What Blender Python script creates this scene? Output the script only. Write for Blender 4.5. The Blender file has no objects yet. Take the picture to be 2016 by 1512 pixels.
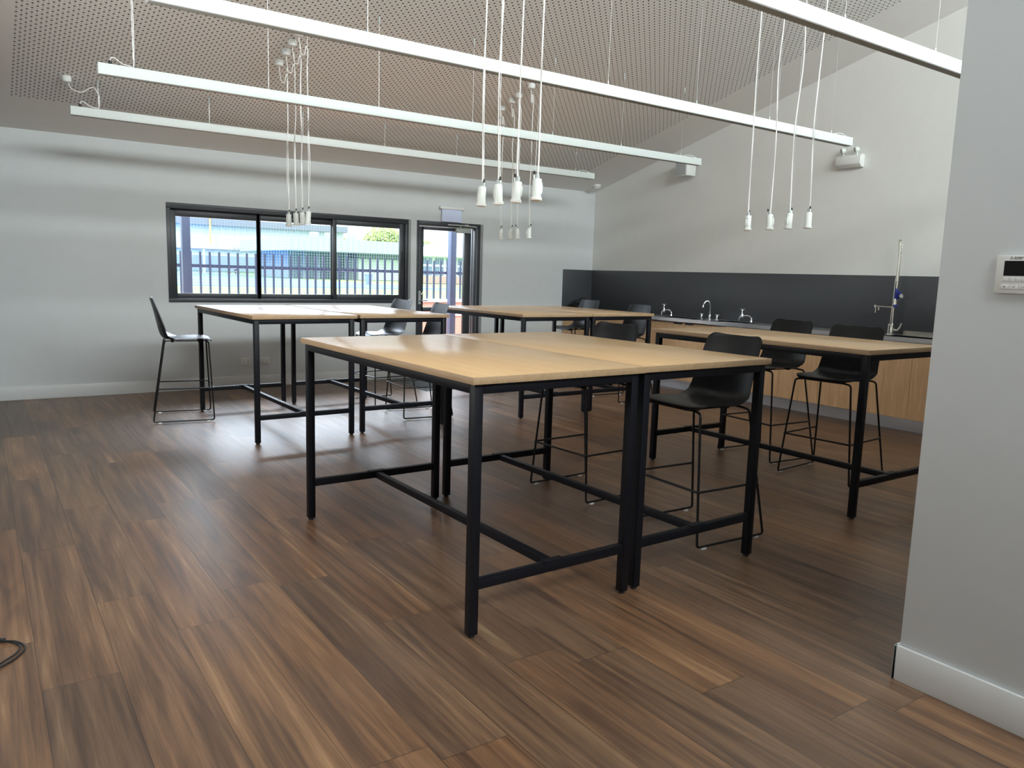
import bpy, bmesh, math, random
from mathutils import Vector, Matrix
random.seed(7)
S = bpy.context.scene
C = S.collection
PI = math.pi

# ------------------------------------------------------------------ camera
YAW, PITCH, ROLL, F_PX = 0.6084, -0.1409, 0.0294, 1516.15
cam_d = bpy.data.cameras.new('camera'); cam = bpy.data.objects.new('camera', cam_d); C.objects.link(cam)
fw = Vector((math.sin(YAW)*math.cos(PITCH), math.cos(YAW)*math.cos(PITCH), math.sin(PITCH)))
rt = Vector((math.cos(YAW), -math.sin(YAW), 0)); up = rt.cross(fw)
r2 = rt*math.cos(ROLL)+up*math.sin(ROLL); u2 = -rt*math.sin(ROLL)+up*math.cos(ROLL)
M = Matrix((r2, u2, -fw)).transposed().to_4x4(); M.translation = (0, 0, 1.4336)
cam.matrix_world = M
cam_d.sensor_width = 36; cam_d.lens = F_PX/2016*36; cam_d.clip_start = .05; cam_d.clip_end = 1000
S.camera = cam

# ------------------------------------------------------------------ world, sun, daylight and fill lamps, exposure
w = bpy.data.worlds.new('sky'); S.world = w; w.use_nodes = True
bgn = w.node_tree.nodes['Background']
bgn.inputs[1].default_value = 1.0
# hazy bright sky: luminance rises with elevation like a thin overcast
wt = w.node_tree; gx = wt.nodes.new('ShaderNodeTexCoord'); gs = wt.nodes.new('ShaderNodeSeparateXYZ'); wt.links.new(gx.outputs['Generated'], gs.inputs[0])
gm = wt.nodes.new('ShaderNodeMapRange'); wt.links.new(gs.outputs['Z'], gm.inputs[0]); gm.inputs[2].default_value = .55
gm.inputs[3].default_value = 1.35; gm.inputs[4].default_value = 4.2
gv = wt.nodes.new('ShaderNodeVectorMath'); gv.operation = 'SCALE'; gv.inputs[0].default_value = (.80, .90, 1.0)
wt.links.new(gm.outputs[0], gv.inputs['Scale']); wt.links.new(gv.outputs[0], bgn.inputs[0])

def lamp(name, kind, loc, energy, color, direction=None, **kw):
    d = bpy.data.lights.new(name, kind); d.energy = energy; d.color = color
    for k, v in kw.items(): setattr(d, k, v)
    o = bpy.data.objects.new(name, d); C.objects.link(o); o.location = loc
    if direction: o.rotation_euler = Vector(direction).to_track_quat('-Z', 'Y').to_euler()
    return o, d
lamp('sun', 'SUN', (0, 0, 20), 2.2, (1.0, .93, .82), (.55, .45, -.70), angle=.02)
# daylight arriving through the long clerestory window high in the rear wall
lamp('clerestory_daylight', 'AREA', (3.8, -3.35, 4.95), 730, (.93, 1.0, .99), (0, 1, -.12), shape='RECTANGLE', size=8.0, size_y=1.35)
lamp('floor_sheen_fill', 'AREA', (3.8, 13.25, 4.35), 1000, (.74, .86, 1.0), (0, -6.2, -3.6), shape='RECTANGLE', size=7.5, size_y=2.8)  # added lamp panel, kept out of view, puts sheen on the floor
# added fill lamp on the unseen left wall, brightens the surfaces facing it
X0L = -.42
lamp('side_fill_light', 'AREA', (X0L+.01, 4.3, 1.75), 42, (1.0, .985, .95), (1, 0, 0), shape='RECTANGLE', size=4.0, size_y=1.2)
# daylight sampling portals at the back window and the glazed door
for nm, x0, x1, z0, z1 in (('window_portal', 1.8, 4.75, 1.03, 2.1), ('door_portal', 4.95, 5.75, .1, 2.08)):
    o, d = lamp(nm, 'AREA', ((x0+x1)/2, 9.62, (z0+z1)/2), 1, (1, 1, 1), (0, -1, 0), shape='RECTANGLE', size=x1-x0, size_y=z1-z0)
    d.cycles.is_portal = True
vs = S.view_settings; vs.view_transform = 'Standard'; vs.look = 'None'; vs.exposure = 0.5; vs.gamma = 1; vs.use_curve_mapping = False
S.cycles.use_denoising = True; S.cycles.max_bounces = 10; S.cycles.diffuse_bounces = 6; S.cycles.transparent_max_bounces = 16
S.cycles.sample_clamp_indirect = 6; S.cycles.caustics_reflective = False; S.cycles.caustics_refractive = False

# ------------------------------------------------------------------ node helpers and materials
class NT:
    def __init__(s, name):
        s.m = bpy.data.materials.new(name); s.m.use_nodes = True; s.t = s.m.node_tree
        s.b = s.t.nodes['Principled BSDF']; s.out = s.t.nodes['Material Output']
    def n(s, kind, **kw):
        x = s.t.nodes.new(kind)
        for k, v in kw.items(): setattr(x, k, v)
        return x
    def put(s, sock, v):
        if hasattr(v, 'is_output') or isinstance(v, bpy.types.NodeSocket): s.t.links.new(v, sock)
        else: sock.default_value = v
    def math(s, op, a, b=0, c=0):
        x = s.n('ShaderNodeMath', operation=op)
        for i, v in enumerate((a, b, c)): s.put(x.inputs[i], v)
        return x.outputs[0]
    def mix(s, f, a, b):
        x = s.n('ShaderNodeMix', data_type='RGBA')
        s.put(x.inputs[0], f); s.put(x.inputs[6], a); s.put(x.inputs[7], b); return x.outputs[2]
    def coord(s, kind='Object'): return s.n('ShaderNodeTexCoord').outputs[kind]
    def sep(s, v):
        x = s.n('ShaderNodeSeparateXYZ'); s.put(x.inputs[0], v); return x.outputs
    def comb(s, a, b, c=0):
        x = s.n('ShaderNodeCombineXYZ')
        for i, v in enumerate((a, b, c)): s.put(x.inputs[i], v)
        return x.outputs[0]
    def noise(s, vec, scale, detail=4, rough=.55, dist=0):
        x = s.n('ShaderNodeTexNoise'); s.put(x.inputs['Vector'], vec)
        x.inputs['Scale'].default_value = scale; x.inputs['Detail'].default_value = detail
        x.inputs['Roughness'].default_value = rough; x.inputs['Distortion'].default_value = dist
        return x.outputs[0]
    def ramp(s, f, stops):
        x = s.n('ShaderNodeValToRGB'); s.put(x.inputs[0], f); e = x.color_ramp.elements
        while len(e) < len(stops): e.new(.5)
        for el, (p, c) in zip(e, stops): el.position = p; el.color = (*c, 1)
        return x.outputs[0]
    def bump(s, h, strength=.1, dist=.01):
        x = s.n('ShaderNodeBump'); x.inputs['Strength'].default_value = strength
        x.inputs['Distance'].default_value = dist; s.put(x.inputs['Height'], h)
        s.t.links.new(x.outputs[0], s.b.inputs['Normal'])

def simple(name, col, rough=.5, metal=0, spec=.5, noise=0, nscale=30, bump=0, coat=0):
    t = NT(name); t.b.inputs['Roughness'].default_value = rough; t.b.inputs['Metallic'].default_value = metal
    t.b.inputs['Specular IOR Level'].default_value = spec; t.b.inputs['Coat Weight'].default_value = coat
    f = t.noise(t.coord(), nscale, 3)
    lo = tuple(c*(1-noise) for c in col); hi = tuple(min(1, c*(1+noise)) for c in col)
    t.put(t.b.inputs['Base Color'], t.ramp(f, [(.3, lo), (.7, hi)]))
    if bump: t.bump(f, bump, .002)
    return t.m

def wood(name, dark, light, axis=1, scale=1.0, rough=.4, contrast=1.0, spec=.5):
    t = NT(name); x, y, z = t.sep(t.coord())
    c = [x, y, z]; st = [16*scale]*3; st[axis] = .9*scale
    v = t.comb(t.math('MULTIPLY', x, st[0]), t.math('MULTIPLY', y, st[1]), t.math('MULTIPLY', z, st[2]))
    n1 = t.noise(v, 1.3, 5, .6, .8); st2 = [90*scale]*3; st2[axis] = 3*scale
    v2 = t.comb(t.math('MULTIPLY', x, st2[0]), t.math('MULTIPLY', y, st2[1]), t.math('MULTIPLY', z, st2[2]))
    n2 = t.noise(v2, 1.0, 3, .6)
    f = t.math('ADD', t.math('MULTIPLY', n1, .65), t.math('MULTIPLY', n2, .35))
    t.put(t.b.inputs['Base Color'], t.ramp(f, [(.5-.2*contrast, dark), (.5+.2*contrast, light)]))
    t.b.inputs['Roughness'].default_value = rough; t.b.inputs['Specular IOR Level'].default_value = spec
    t.bump(n2, .04, .001)
    return t.m

def floor_material():
    t = NT('floor_planks'); x, y, z = t.sep(t.coord())
    PW, PL = .2385, 1.5
    u = t.math('DIVIDE', t.math('SUBTRACT', x, .107), PW); col = t.math('FLOOR', u)
    wn = t.n('ShaderNodeTexWhiteNoise', noise_dimensions='1D'); t.put(wn.inputs['W'], t.math('ADD', col, 3.5))
    v = t.math('ADD', t.math('DIVIDE', y, PL), wn.outputs['Value']); row = t.math('FLOOR', v)
    w2 = t.n('ShaderNodeTexWhiteNoise', noise_dimensions='2D'); t.put(w2.inputs['Vector'], t.comb(col, row))
    seed = w2.outputs['Value']
    fu = t.math('FRACT', u); fv = t.math('FRACT', v)
    du = t.math('MULTIPLY', t.math('MINIMUM', fu, t.math('SUBTRACT', 1, fu)), PW)
    dv = t.math('MULTIPLY', t.math('MINIMUM', fv, t.math('SUBTRACT', 1, fv)), PL)
    seam = t.n('ShaderNodeMapRange'); t.put(seam.inputs[0], t.math('MINIMUM', du, dv))
    seam.inputs[1].default_value = .0006; seam.inputs[2].default_value = .0024
    sd = t.math('MULTIPLY', seed, 37.0)
    def g(sx, sy, det, rough, dist, k=1.0):
        return t.noise(t.comb(t.math('ADD', t.math('MULTIPLY', x, sx), t.math('MULTIPLY', sd, k)), t.math('ADD', t.math('MULTIPLY', y, sy), t.math('MULTIPLY', sd, 3.1)), sd), 1.0, det, rough, dist)
    broad = g(9, .6, 3, .5, 1.8); streak = g(36, .8, 6, .66, 1.1, 2.0); fine = g(190, 5, 3, .65, .3, 5.0)
    f = t.math('ADD', t.math('MULTIPLY', broad, .55), t.math('MULTIPLY', streak, .45))
    base = t.ramp(f, [(.33, (.056, .032, .022)), (.43, (.098, .056, .034)), (.51, (.144, .082, .046)), (.59, (.192, .113, .062)), (.69, (.300, .198, .115))])
    tint = t.ramp(seed, [(0, (.74, .70, .70)), (.35, (1.0, 1.0, 1.03)), (.7, (1.12, .98, .88)), (1, (1.24, 1.14, 1.02))])
    mul = t.n('ShaderNodeMix', data_type='RGBA', blend_type='MULTIPLY'); mul.inputs[0].default_value = 1
    t.put(mul.inputs[6], base); t.put(mul.inputs[7], tint)
    fin = t.math('ADD', t.math('MULTIPLY', fine, .8), .60)
    m2 = t.n('ShaderNodeMix', data_type='RGBA', blend_type='MULTIPLY'); m2.inputs[0].default_value = 1
    t.put(m2.inputs[6], mul.outputs[2]); t.put(m2.inputs[7], t.comb(fin, fin, fin))
    sm = t.math('ADD', t.math('MULTIPLY', seam.outputs[0], .6), .4)
    m3 = t.n('ShaderNodeMix', data_type='RGBA', blend_type='MULTIPLY'); m3.inputs[0].default_value = 1
    t.put(m3.inputs[6], m2.outputs[2]); t.put(m3.inputs[7], t.comb(sm, sm, sm))
    t.put(t.b.inputs['Base Color'], m3.outputs[2])
    t.put(t.b.inputs['Roughness'], t.math('ADD', t.math('MULTIPLY', streak, .16), .30))
    t.b.inputs['Specular IOR Level'].default_value = .7
    h = t.math('ADD', t.math('MULTIPLY', fine, .35), t.math('ADD', t.math('MULTIPLY', streak, .5), t.math('MULTIPLY', seam.outputs[0], .6)))
    t.bump(h, .13, .0022)
    return t.m

def ceiling_material():
    t = NT('perforated_ceiling'); x, y, z = t.sep(t.coord())
    P = 1/30; PY = P*math.cos(math.atan(.259))
    a = t.math('DIVIDE', t.math('SUBTRACT', x, .468), P); b = t.math('DIVIDE', t.math('SUBTRACT', y, 7.057), PY)
    ia = t.math('ROUND', a); ib = t.math('ROUND', b)
    da = t.math('SUBTRACT', a, ia); db = t.math('SUBTRACT', b, ib)
    d = t.math('SQRT', t.math('ADD', t.math('MULTIPLY', da, da), t.math('MULTIPLY', db, db)))
    par = t.math('ABSOLUTE', t.math('MODULO', t.math('ADD', ia, ib), 2))
    big = t.math('LESS_THAN', par, .5)
    r = t.math('ADD', .15, t.math('MULTIPLY', big, .115))
    hole = t.math('LESS_THAN', d, r)
    inx = t.math('MULTIPLY', t.math('GREATER_THAN', x, .352), t.math('LESS_THAN', x, 7.25))
    hole = t.math('MULTIPLY', hole, t.math('MULTIPLY', inx, t.math('LESS_THAN', y, 8.66)))
    hole = t.math('MULTIPLY', hole, t.math('ADD', .62, t.math('MULTIPLY', big, .38)))
    t.put(t.b.inputs['Base Color'], t.mix(hole, (.88, .865, .84, 1), (.10, .09, .08, 1)))
    t.b.inputs['Roughness'].default_value = .9; t.b.inputs['Specular IOR Level'].default_value = .1
    return t.m

def glass_material(name, tint=(1, 1, 1), refl=.06):
    t = NT(name); tr = t.n('ShaderNodeBsdfTransparent'); tr.inputs[0].default_value = (*tint, 1)
    gl = t.n('ShaderNodeBsdfGlossy'); gl.inputs['Roughness'].default_value = .02
    fr = t.n('ShaderNodeFresnel'); fr.inputs[0].default_value = 1.25
    mx = t.n('ShaderNodeMixShader'); t.put(mx.inputs[0], fr.outputs[0])
    t.t.links.new(tr.outputs[0], mx.inputs[1]); t.t.links.new(gl.outputs[0], mx.inputs[2])
    t.t.links.new(mx.outputs[0], t.out.inputs[0]); return t.m

def brick_material():
    t = NT('red_brick'); b = t.n('ShaderNodeTexBrick'); b.inputs['Scale'].default_value = 4.2
    x, y, z = t.sep(t.coord()); t.put(b.inputs['Vector'], t.comb(x, z, 0))
    b.inputs['Color1'].default_value = (.40, .25, .20, 1); b.inputs['Color2'].default_value = (.44, .28, .23, 1)
    b.inputs['Mortar'].default_value = (.46, .33, .28, 1); b.inputs['Mortar Size'].default_value = .012
    t.put(t.b.inputs['Base Color'], b.outputs[0]); t.b.inputs['Roughness'].default_value = .9
    return t.m

def corrugated(name, c1, c2, pitch=.25):
    t = NT(name); x, y, z = t.sep(t.coord())
    s = t.math('SINE', t.math('MULTIPLY', x, 2*PI/pitch))
    t.put(t.b.inputs['Base Color'], t.mix(t.math('ADD', t.math('MULTIPLY', s, .5), .5), (*c1, 1), (*c2, 1)))
    t.b.inputs['Roughness'].default_value = .7; return t.m

def felt():
    t = NT('mat_pile'); n = t.noise(t.coord(), 190, 2, .7)
    t.put(t.b.inputs['Base Color'], t.ramp(n, [(.40, (.035, .038, .042)), (.62, (.28, .30, .32))]))
    t.b.inputs['Roughness'].default_value = 1; t.bump(n, .5, .004); return t.m

def door_wood():
    # vertical-grain oak laminate
    return wood('oak_laminate', (.60, .36, .18), (.84, .56, .32), axis=2, scale=1.6, rough=.5, contrast=.9)

MT = dict(
    floor=floor_material(), ceiling=ceiling_material(), glass=glass_material('window_glass'),
    wall=simple('wall_paint', (.60, .63, .64), .75, spec=.25, noise=.012, nscale=6, bump=.02),
    wall_r=simple('side_wall_paint', (.73, .735, .71), .75, spec=.25, noise=.012, nscale=6, bump=.02),
    wall_l=simple('bounce_cut_wall', (.13, .13, .135), .9, spec=.1, noise=.05),  # unseen left wall, darkened to lower the bounce onto the partition
    bounce_absorber=simple('dark_bounce_absorber', (.05, .05, .055), .7, noise=.05),  # for the added skin that soaks up light on the outer face
    skirting=simple('skirting_gloss', (.66, .68, .68), .35, noise=.01),
    alu=simple('charcoal_aluminium', (.030, .034, .042), .42, spec=.5, noise=.05),
    reveal=simple('grey_reveal', (.26, .27, .28), .4, metal=.3, noise=.03),
    seal=simple('rubber_seal', (.01, .01, .011), .6, noise=.05),
    black=simple('black_powder_coat', (.0045, .005, .008), .45, spec=.22, noise=.08, nscale=200),
    blackrod=simple('black_rod', (.005, .005, .006), .38, spec=.3, noise=.05),
    shell=simple('black_polypropylene', (.007, .0075, .009), .38, spec=.32, noise=.06, nscale=400, bump=.03),
    top=wood('maple_laminate', (.62, .39, .195), (.72, .475, .25), axis=1, scale=1.0, rough=.24, contrast=1.2, spec=.38),
    edge=wood('maple_edge', (.33, .215, .120), (.45, .31, .18), axis=1, scale=1.4, rough=.5),
    white=simple('white_powder_coat', (.70, .755, .74), .45, noise=.01),
    plastic=simple('white_plastic', (.68, .72, .69), .4, noise=.01),
    greyp=simple('grey_plastic', (.42, .45, .45), .5, noise=.02),
    offw=simple('off_white_plastic', (.70, .71, .69), .45, noise=.01),
    ctrl=simple('controller_plastic', (.62, .62, .59), .5, noise=.01),
    diffuser=simple('opal_diffuser', (.30, .30, .28), .5, noise=.01),
    cord=simple('white_flex', (.80, .80, .78), .5, noise=.01),
    steelwire=simple('steel_wire', (.75, .75, .73), .35, metal=.8, noise=.02),
    dark=simple('dark_plastic', (.02, .02, .022), .5, noise=.05),
    splash=simple('charcoal_splashback', (.062, .066, .074), .36, spec=.45, noise=.04, nscale=3),
    steel=simple('stainless_steel', (.68, .69, .69), .34, metal=1, noise=.03, nscale=60),
    chrome=simple('chrome', (.80, .81, .82), .10, metal=1, noise=.01),
    nickel=simple('brushed_nickel', (.62, .60, .54), .25, metal=1, noise=.02),
    blue=simple('blue_rubber', (.012, .02, .22), .4, noise=.05),
    cab=door_wood(), carcass=simple('carcass_edge', (.26, .16, .09), .6, noise=.03),
    kick=simple('brushed_kickboard', (.74, .76, .80), .35, metal=.25, noise=.02),
    clear=simple('clear_glide', (.75, .77, .77), .2, noise=.01),
    blade=simple('pale_lilac_film', (.62, .70, .92), .2, noise=.01),
    screen=simple('dark_screen', (.003, .003, .003), .5, spec=.12, noise=.05),
    ink=simple('dark_print', (.03, .035, .035), .6, noise=.02),
    greyink=simple('grey_print', (.20, .20, .19), .6, noise=.02),
    fabric=simple('black_fabric', (.012, .012, .014), .95, noise=.3, nscale=60, bump=.3),
    pile=felt(), matedge=simple('grey_mat_border', (.22, .23, .24), .8, noise=.05),
    paving=simple('terracotta_paving', (.50, .25, .17), .85, noise=.15, nscale=5),
    brick=brick_material(), coping=simple('pale_coping', (.85, .83, .80), .8, noise=.03),
    fence=simple('slate_blue_steel', (.032, .045, .09), .5, noise=.05),
    fence_lt=simple('slate_blue_post', (.055, .075, .13), .5, noise=.05),
    net=simple('net_cord', (.20, .23, .26), .8, noise=.05),
    lawn=simple('lawn_grass', (.22, .38, .10), .95, noise=.15, nscale=.6),
    court=simple('blue_court', (.12, .32, .68), .85, noise=.04, nscale=.3),
    hallw=corrugated('pale_sheet_wall', (.56, .64, .66), (.52, .60, .63), 1.2),
    eave=simple('grey_fascia', (.16, .19, .22), .7, noise=.03),
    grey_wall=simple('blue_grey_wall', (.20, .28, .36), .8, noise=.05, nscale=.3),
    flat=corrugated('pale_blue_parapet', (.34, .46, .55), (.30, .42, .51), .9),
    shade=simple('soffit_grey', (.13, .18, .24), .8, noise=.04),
    roof=simple('white_sheet_roof', (.62, .66, .68), .6, noise=.02),
    pane=simple('dark_blue_pane', (.10, .17, .27), .15, noise=.05),
    leaf=simple('tree_leaf', (.42, .52, .16), .8, noise=.3, nscale=2), bark=simple('tree_bark', (.25, .19, .13), .9, noise=.2),
    yellow=simple('ochre_pole', (.75, .50, .12), .6, noise=.03),
)

# ------------------------------------------------------------------ mesh helpers
class MB:
    def __init__(s): s.v = []; s.f = []; s.mi = []; s.cur = 0
    def add(s, vs, fs):
        k = len(s.v); s.v += [tuple(p) for p in vs]; s.f += [tuple(k+i for i in f) for f in fs]; s.mi += [s.cur]*len(fs); return s
    def box(s, x0, x1, y0, y1, z0, z1, rot=0, piv=None):
        vs = [(x, y, z) for z in (z0, z1) for y in (y0, y1) for x in (x0, x1)]
        if rot:
            px, py = piv or ((x0+x1)/2, (y0+y1)/2); c, sn = math.cos(rot), math.sin(rot)
            vs = [(px+(x-px)*c-(y-py)*sn, py+(x-px)*sn+(y-py)*c, z) for x, y, z in vs]
        return s.add(vs, [(0, 2, 3, 1), (4, 5, 7, 6), (0, 1, 5, 4), (2, 6, 7, 3), (0, 4, 6, 2), (1, 3, 7, 5)])
    def prism(s, poly, axis, a, b):
        # poly in the two other axes (order x,y,z without axis)
        n = len(poly)
        def pt(p, t):
            q = list(p); q.insert(axis, t); return q
        vs = [pt(p, a) for p in poly]+[pt(p, b) for p in poly]
        fs = [tuple(range(n))[::-1], tuple(range(n, 2*n))]+[(i, (i+1) % n, n+(i+1) % n, n+i) for i in range(n)]
        return s.add(vs, fs)
    def tube(s, pts, r, n=10, caps=True, closed=False):
        pts = [Vector(p) for p in pts]; N = len(pts); rr = r if isinstance(r, (list, tuple)) else [r]*N
        T = []
        for i in range(N):
            a = pts[(i-1) % N] if closed or i else pts[i]; b = pts[(i+1) % N] if closed or i < N-1 else pts[i]
            T.append((b-a).normalized())
        ref = Vector((0, 0, 1)) if abs(T[0].z) < .9 else Vector((1, 0, 0))
        nrm = (ref-T[0]*ref.dot(T[0])).normalized(); vs = []
        for i in range(N):
            nrm = (nrm-T[i]*nrm.dot(T[i])).normalized(); bn = T[i].cross(nrm)
            for k in range(n):
                a = 2*PI*k/n; vs.append(pts[i]+(nrm*math.cos(a)+bn*math.sin(a))*rr[i])
        fs = []
        for i in range(N if closed else N-1):
            j = (i+1) % N
            for k in range(n): fs.append((i*n+k, i*n+(k+1) % n, j*n+(k+1) % n, j*n+k))
        if caps and not closed: fs += [tuple(range(n))[::-1], tuple(range((N-1)*n, N*n))]
        return s.add(vs, fs)
    def cyl(s, p, q, r, n=16): return s.tube([p, q], r, n)
    def lathe(s, prof, c=(0, 0, 0), n=20, axis=None):
        # prof: (radius, height); axis: direction vector
        q = Vector(axis).to_track_quat('Z', 'Y') if axis else None; vs = []
        for r, h in prof:
            for k in range(n):
                a = 2*PI*k/n; p = Vector((r*math.cos(a), r*math.sin(a), h))
                if q: p = q @ p
                vs.append(p+Vector(c))
        m = len(prof); fs = [(i*n+k, i*n+(k+1) % n, (i+1)*n+(k+1) % n, (i+1)*n+k) for i in range(m-1) for k in range(n)]
        fs += [tuple(range(n))[::-1], tuple(range((m-1)*n, m*n))]
        return s.add(vs, fs)
    def build(s, name, mat, parent=None, bevel=0, sharp=38, seg=2, weld=False):
        me = bpy.data.meshes.new(name); me.from_pydata([tuple(v) for v in s.v], [], s.f)
        mats = mat if isinstance(mat, (list, tuple)) else [mat]
        for m in mats: me.materials.append(MT[m] if isinstance(m, str) else m)
        if len(mats) > 1:
            for p, i in zip(me.polygons, s.mi): p.material_index = i
        bm = bmesh.new(); bm.from_mesh(me)
        if weld: bmesh.ops.remove_doubles(bm, verts=bm.verts, dist=1e-5)
        bmesh.ops.recalc_face_normals(bm, faces=bm.faces)
        if bevel:
            es = [e for e in bm.edges if len(e.link_faces) == 2 and e.calc_face_angle(0) > math.radians(30)]
            bmesh.ops.bevel(bm, geom=es, offset=bevel, segments=seg, affect='EDGES', profile=.5)
        bm.to_mesh(me); bm.free()
        me.shade_smooth(); me.set_sharp_from_angle(angle=math.radians(sharp))
        o = bpy.data.objects.new(name, me); C.objects.link(o)
        if parent is not None: o.parent = parent
        return o

def smooth_path(pts, k=8, closed=False):
    # Catmull-Rom through pts
    P = [Vector(p) for p in pts]; n = len(P); out = []
    for i in range(n if closed else n-1):
        g = lambda j: P[j % n] if closed else P[max(0, min(n-1, j))]
        a, b, c, d = g(i-1), g(i), g(i+1), g(i+2)
        for q in range(k):
            t = q/k; out.append(.5*((2*b)+(c-a)*t+(2*a-5*b+4*c-d)*t*t+(3*b-a-3*c+d)*t**3))
    if not closed: out.append(P[-1])
    return out
def fillet(pts, r, k=5):
    P = [Vector(p) for p in pts]; out = [P[0]]
    for i in range(1, len(P)-1):
        a = (P[i-1]-P[i]); b = (P[i+1]-P[i]); d = min(r, a.length*.45, b.length*.45)
        p, q = P[i]+a.normalized()*d, P[i]+b.normalized()*d
        for j in range(k+1):
            t = j/k; out.append(p*(1-t)**2+P[i]*2*t*(1-t)+q*t*t)
    out.append(P[-1]); return out

def tag(o, label, cat, group=None):
    o['label'] = label; o['category'] = cat
    if group: o['group'] = group
    return o
def thing(name, label, cat, loc=(0, 0, 0), rot=0, group=None):
    o = bpy.data.objects.new(name, None); C.objects.link(o); o.empty_display_size = .1
    o.location = loc; o.rotation_euler = (0, 0, rot); return tag(o, label, cat, group)
def structure(o): o['kind'] = 'structure'; return o
def kids(o): return [c for c in bpy.data.objects if c.parent == o]
def dup(src, loc=None, rot=None, label=None, group=None, parent=None):
    c = src.copy(); C.objects.link(c)
    if parent is not None: c.parent = parent
    if loc is not None: c.location = loc
    if rot is not None: c.rotation_euler = (0, 0, rot)
    if label: c['label'] = label
    if group: c['group'] = group
    for k in kids(src): dup(k, parent=c)
    return c

# ------------------------------------------------------------------ room shell
X0, X1, YB, YR = -.42, 8.0, 9.37, -3.2
SL = .259; ZC = lambda y: 2.733+SL*(YB-y)
TH = .22
structure(MB().box(X0-.2, X1+.2, YR-.2, YB+.22, -.15, 0).build('floor', 'floor'))
structure(MB().prism([(YB+.3, ZC(YB+.3)), (YB+.3, ZC(YB+.3)+.25), (YR-1.9, ZC(YR-1.9)+.25), (YR-1.9, ZC(YR-1.9))], 0, X0-.3, X1+.3).build('ceiling', 'ceiling'))  # rear end runs out as an added eave to keep the sun out
WX0, WX1, WZ0, WZ1 = 1.783, 4.776, 1.013, 2.12
DX0, DX1, DZ1 = 4.90, 5.95, 2.12
b = MB(); zt = ZC(YB)+.02; y0, y1 = YB, YB+TH
b.box(X0-.2, WX0, y0, y1, 0, zt).box(WX0, WX1, y0, y1, 0, WZ0).box(WX0, WX1, y0, y1, WZ1, zt)
b.box(WX1, DX0, y0, y1, 0, zt).box(DX0, DX1, y0, y1, DZ1, zt).box(DX1, X1+.2, y0, y1, 0, zt)
structure(b.build('wall_back', 'wall'))
b = MB(); y0, y1 = YB+TH, YB+TH+.03; zt -= .06
b.box(X0-.2, WX0, y0, y1, 0, zt).box(WX0, WX1, y0, y1, 0, WZ0).box(WX0, WX1, y0, y1, WZ1, zt)
b.box(WX1, DX0, y0, y1, 0, zt).box(DX0, DX1, y0, y1, DZ1, zt).box(DX1, X1+.2, y0, y1, 0, zt)
structure(b.build('added_outer_skin', 'bounce_absorber'))  # added unseen skin, dark so wall bounce does not brighten the posts
gable = [(YR-.2, 0), (YB+.2, 0), (YB+.2, ZC(YB+.2)+.02), (YR-.2, ZC(YR-.2)+.02)]
structure(MB().prism(gable, 0, X1, X1+.2).build('wall_right', 'wall_r'))
structure(MB().prism(gable, 0, X0-.2, X0).build('wall_left', 'wall_l'))
b = MB(); zr = ZC(YR)+.05
b.box(X0-.2, X1+.2, YR-.2, YR, 0, 4.35).box(X0-.2, X1+.2, YR-.2, YR, 5.55, zr).box(X0-.2, -.25, YR-.2, YR, 4.35, 5.55).box(7.85, X1+.2, YR-.2, YR, 4.35, 5.55)
structure(b.build('wall_rear', 'wall'))
b = MB()
for x in (-.25, 1.75, 3.77, 5.8, 7.79): b.box(x, x+.06, YR-.12, YR-.05, 4.35, 5.55)
b.box(-.25, 7.85, YR-.12, YR-.05, 4.35, 4.41).box(-.25, 7.85, YR-.12, YR-.05, 5.49, 5.55)
structure(b.build('window_2', 'alu'))
b = MB()
for y in (2.24, 3.60, 4.98, 6.30): b.box(X0, X0+.03, y, y+.06, 1.09, 2.41)
b.box(X0, X0+.03, 2.24, 6.36, 1.09, 1.15).box(X0, X0+.03, 2.24, 6.36, 2.35, 2.41)
structure(b.build('side_fill_frame', 'alu'))  # made-up frame around the added side lamp; the wall behind stays solid
# enclosed room block whose corner stands at the right of the view
PX, PY = 2.713, 1.36
structure(MB().box(PX, X1, YR, PY, 0, 2.72).build('wall_partition', 'wall', bevel=.003))
b = MB(); b.box(PX-.014, PX, YR, PY+.014, 0, .133).box(PX-.014, X1, PY, PY+.014, 0, .133)
structure(b.build('baseboard_partition', 'skirting', bevel=.003))
b = MB(); b.box(X0, DX0-.0, YB-.014, YB, 0, .135).box(DX1, 7.415, YB-.014, YB, 0, .135)
structure(b.build('baseboard_back', 'skirting', bevel=.003))
structure(MB().box(X0, X0+.014, YR, YB-.014, 0, .135).build('baseboard_left', 'skirting', bevel=.003))
structure(MB().box(X1-.012, X1, 1.4, 9.37-.012, .93, 1.54).box(7.415, X1, YB-.012, YB, .93, 1.54).build('trim_1', 'splash', bevel=.001))

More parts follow.
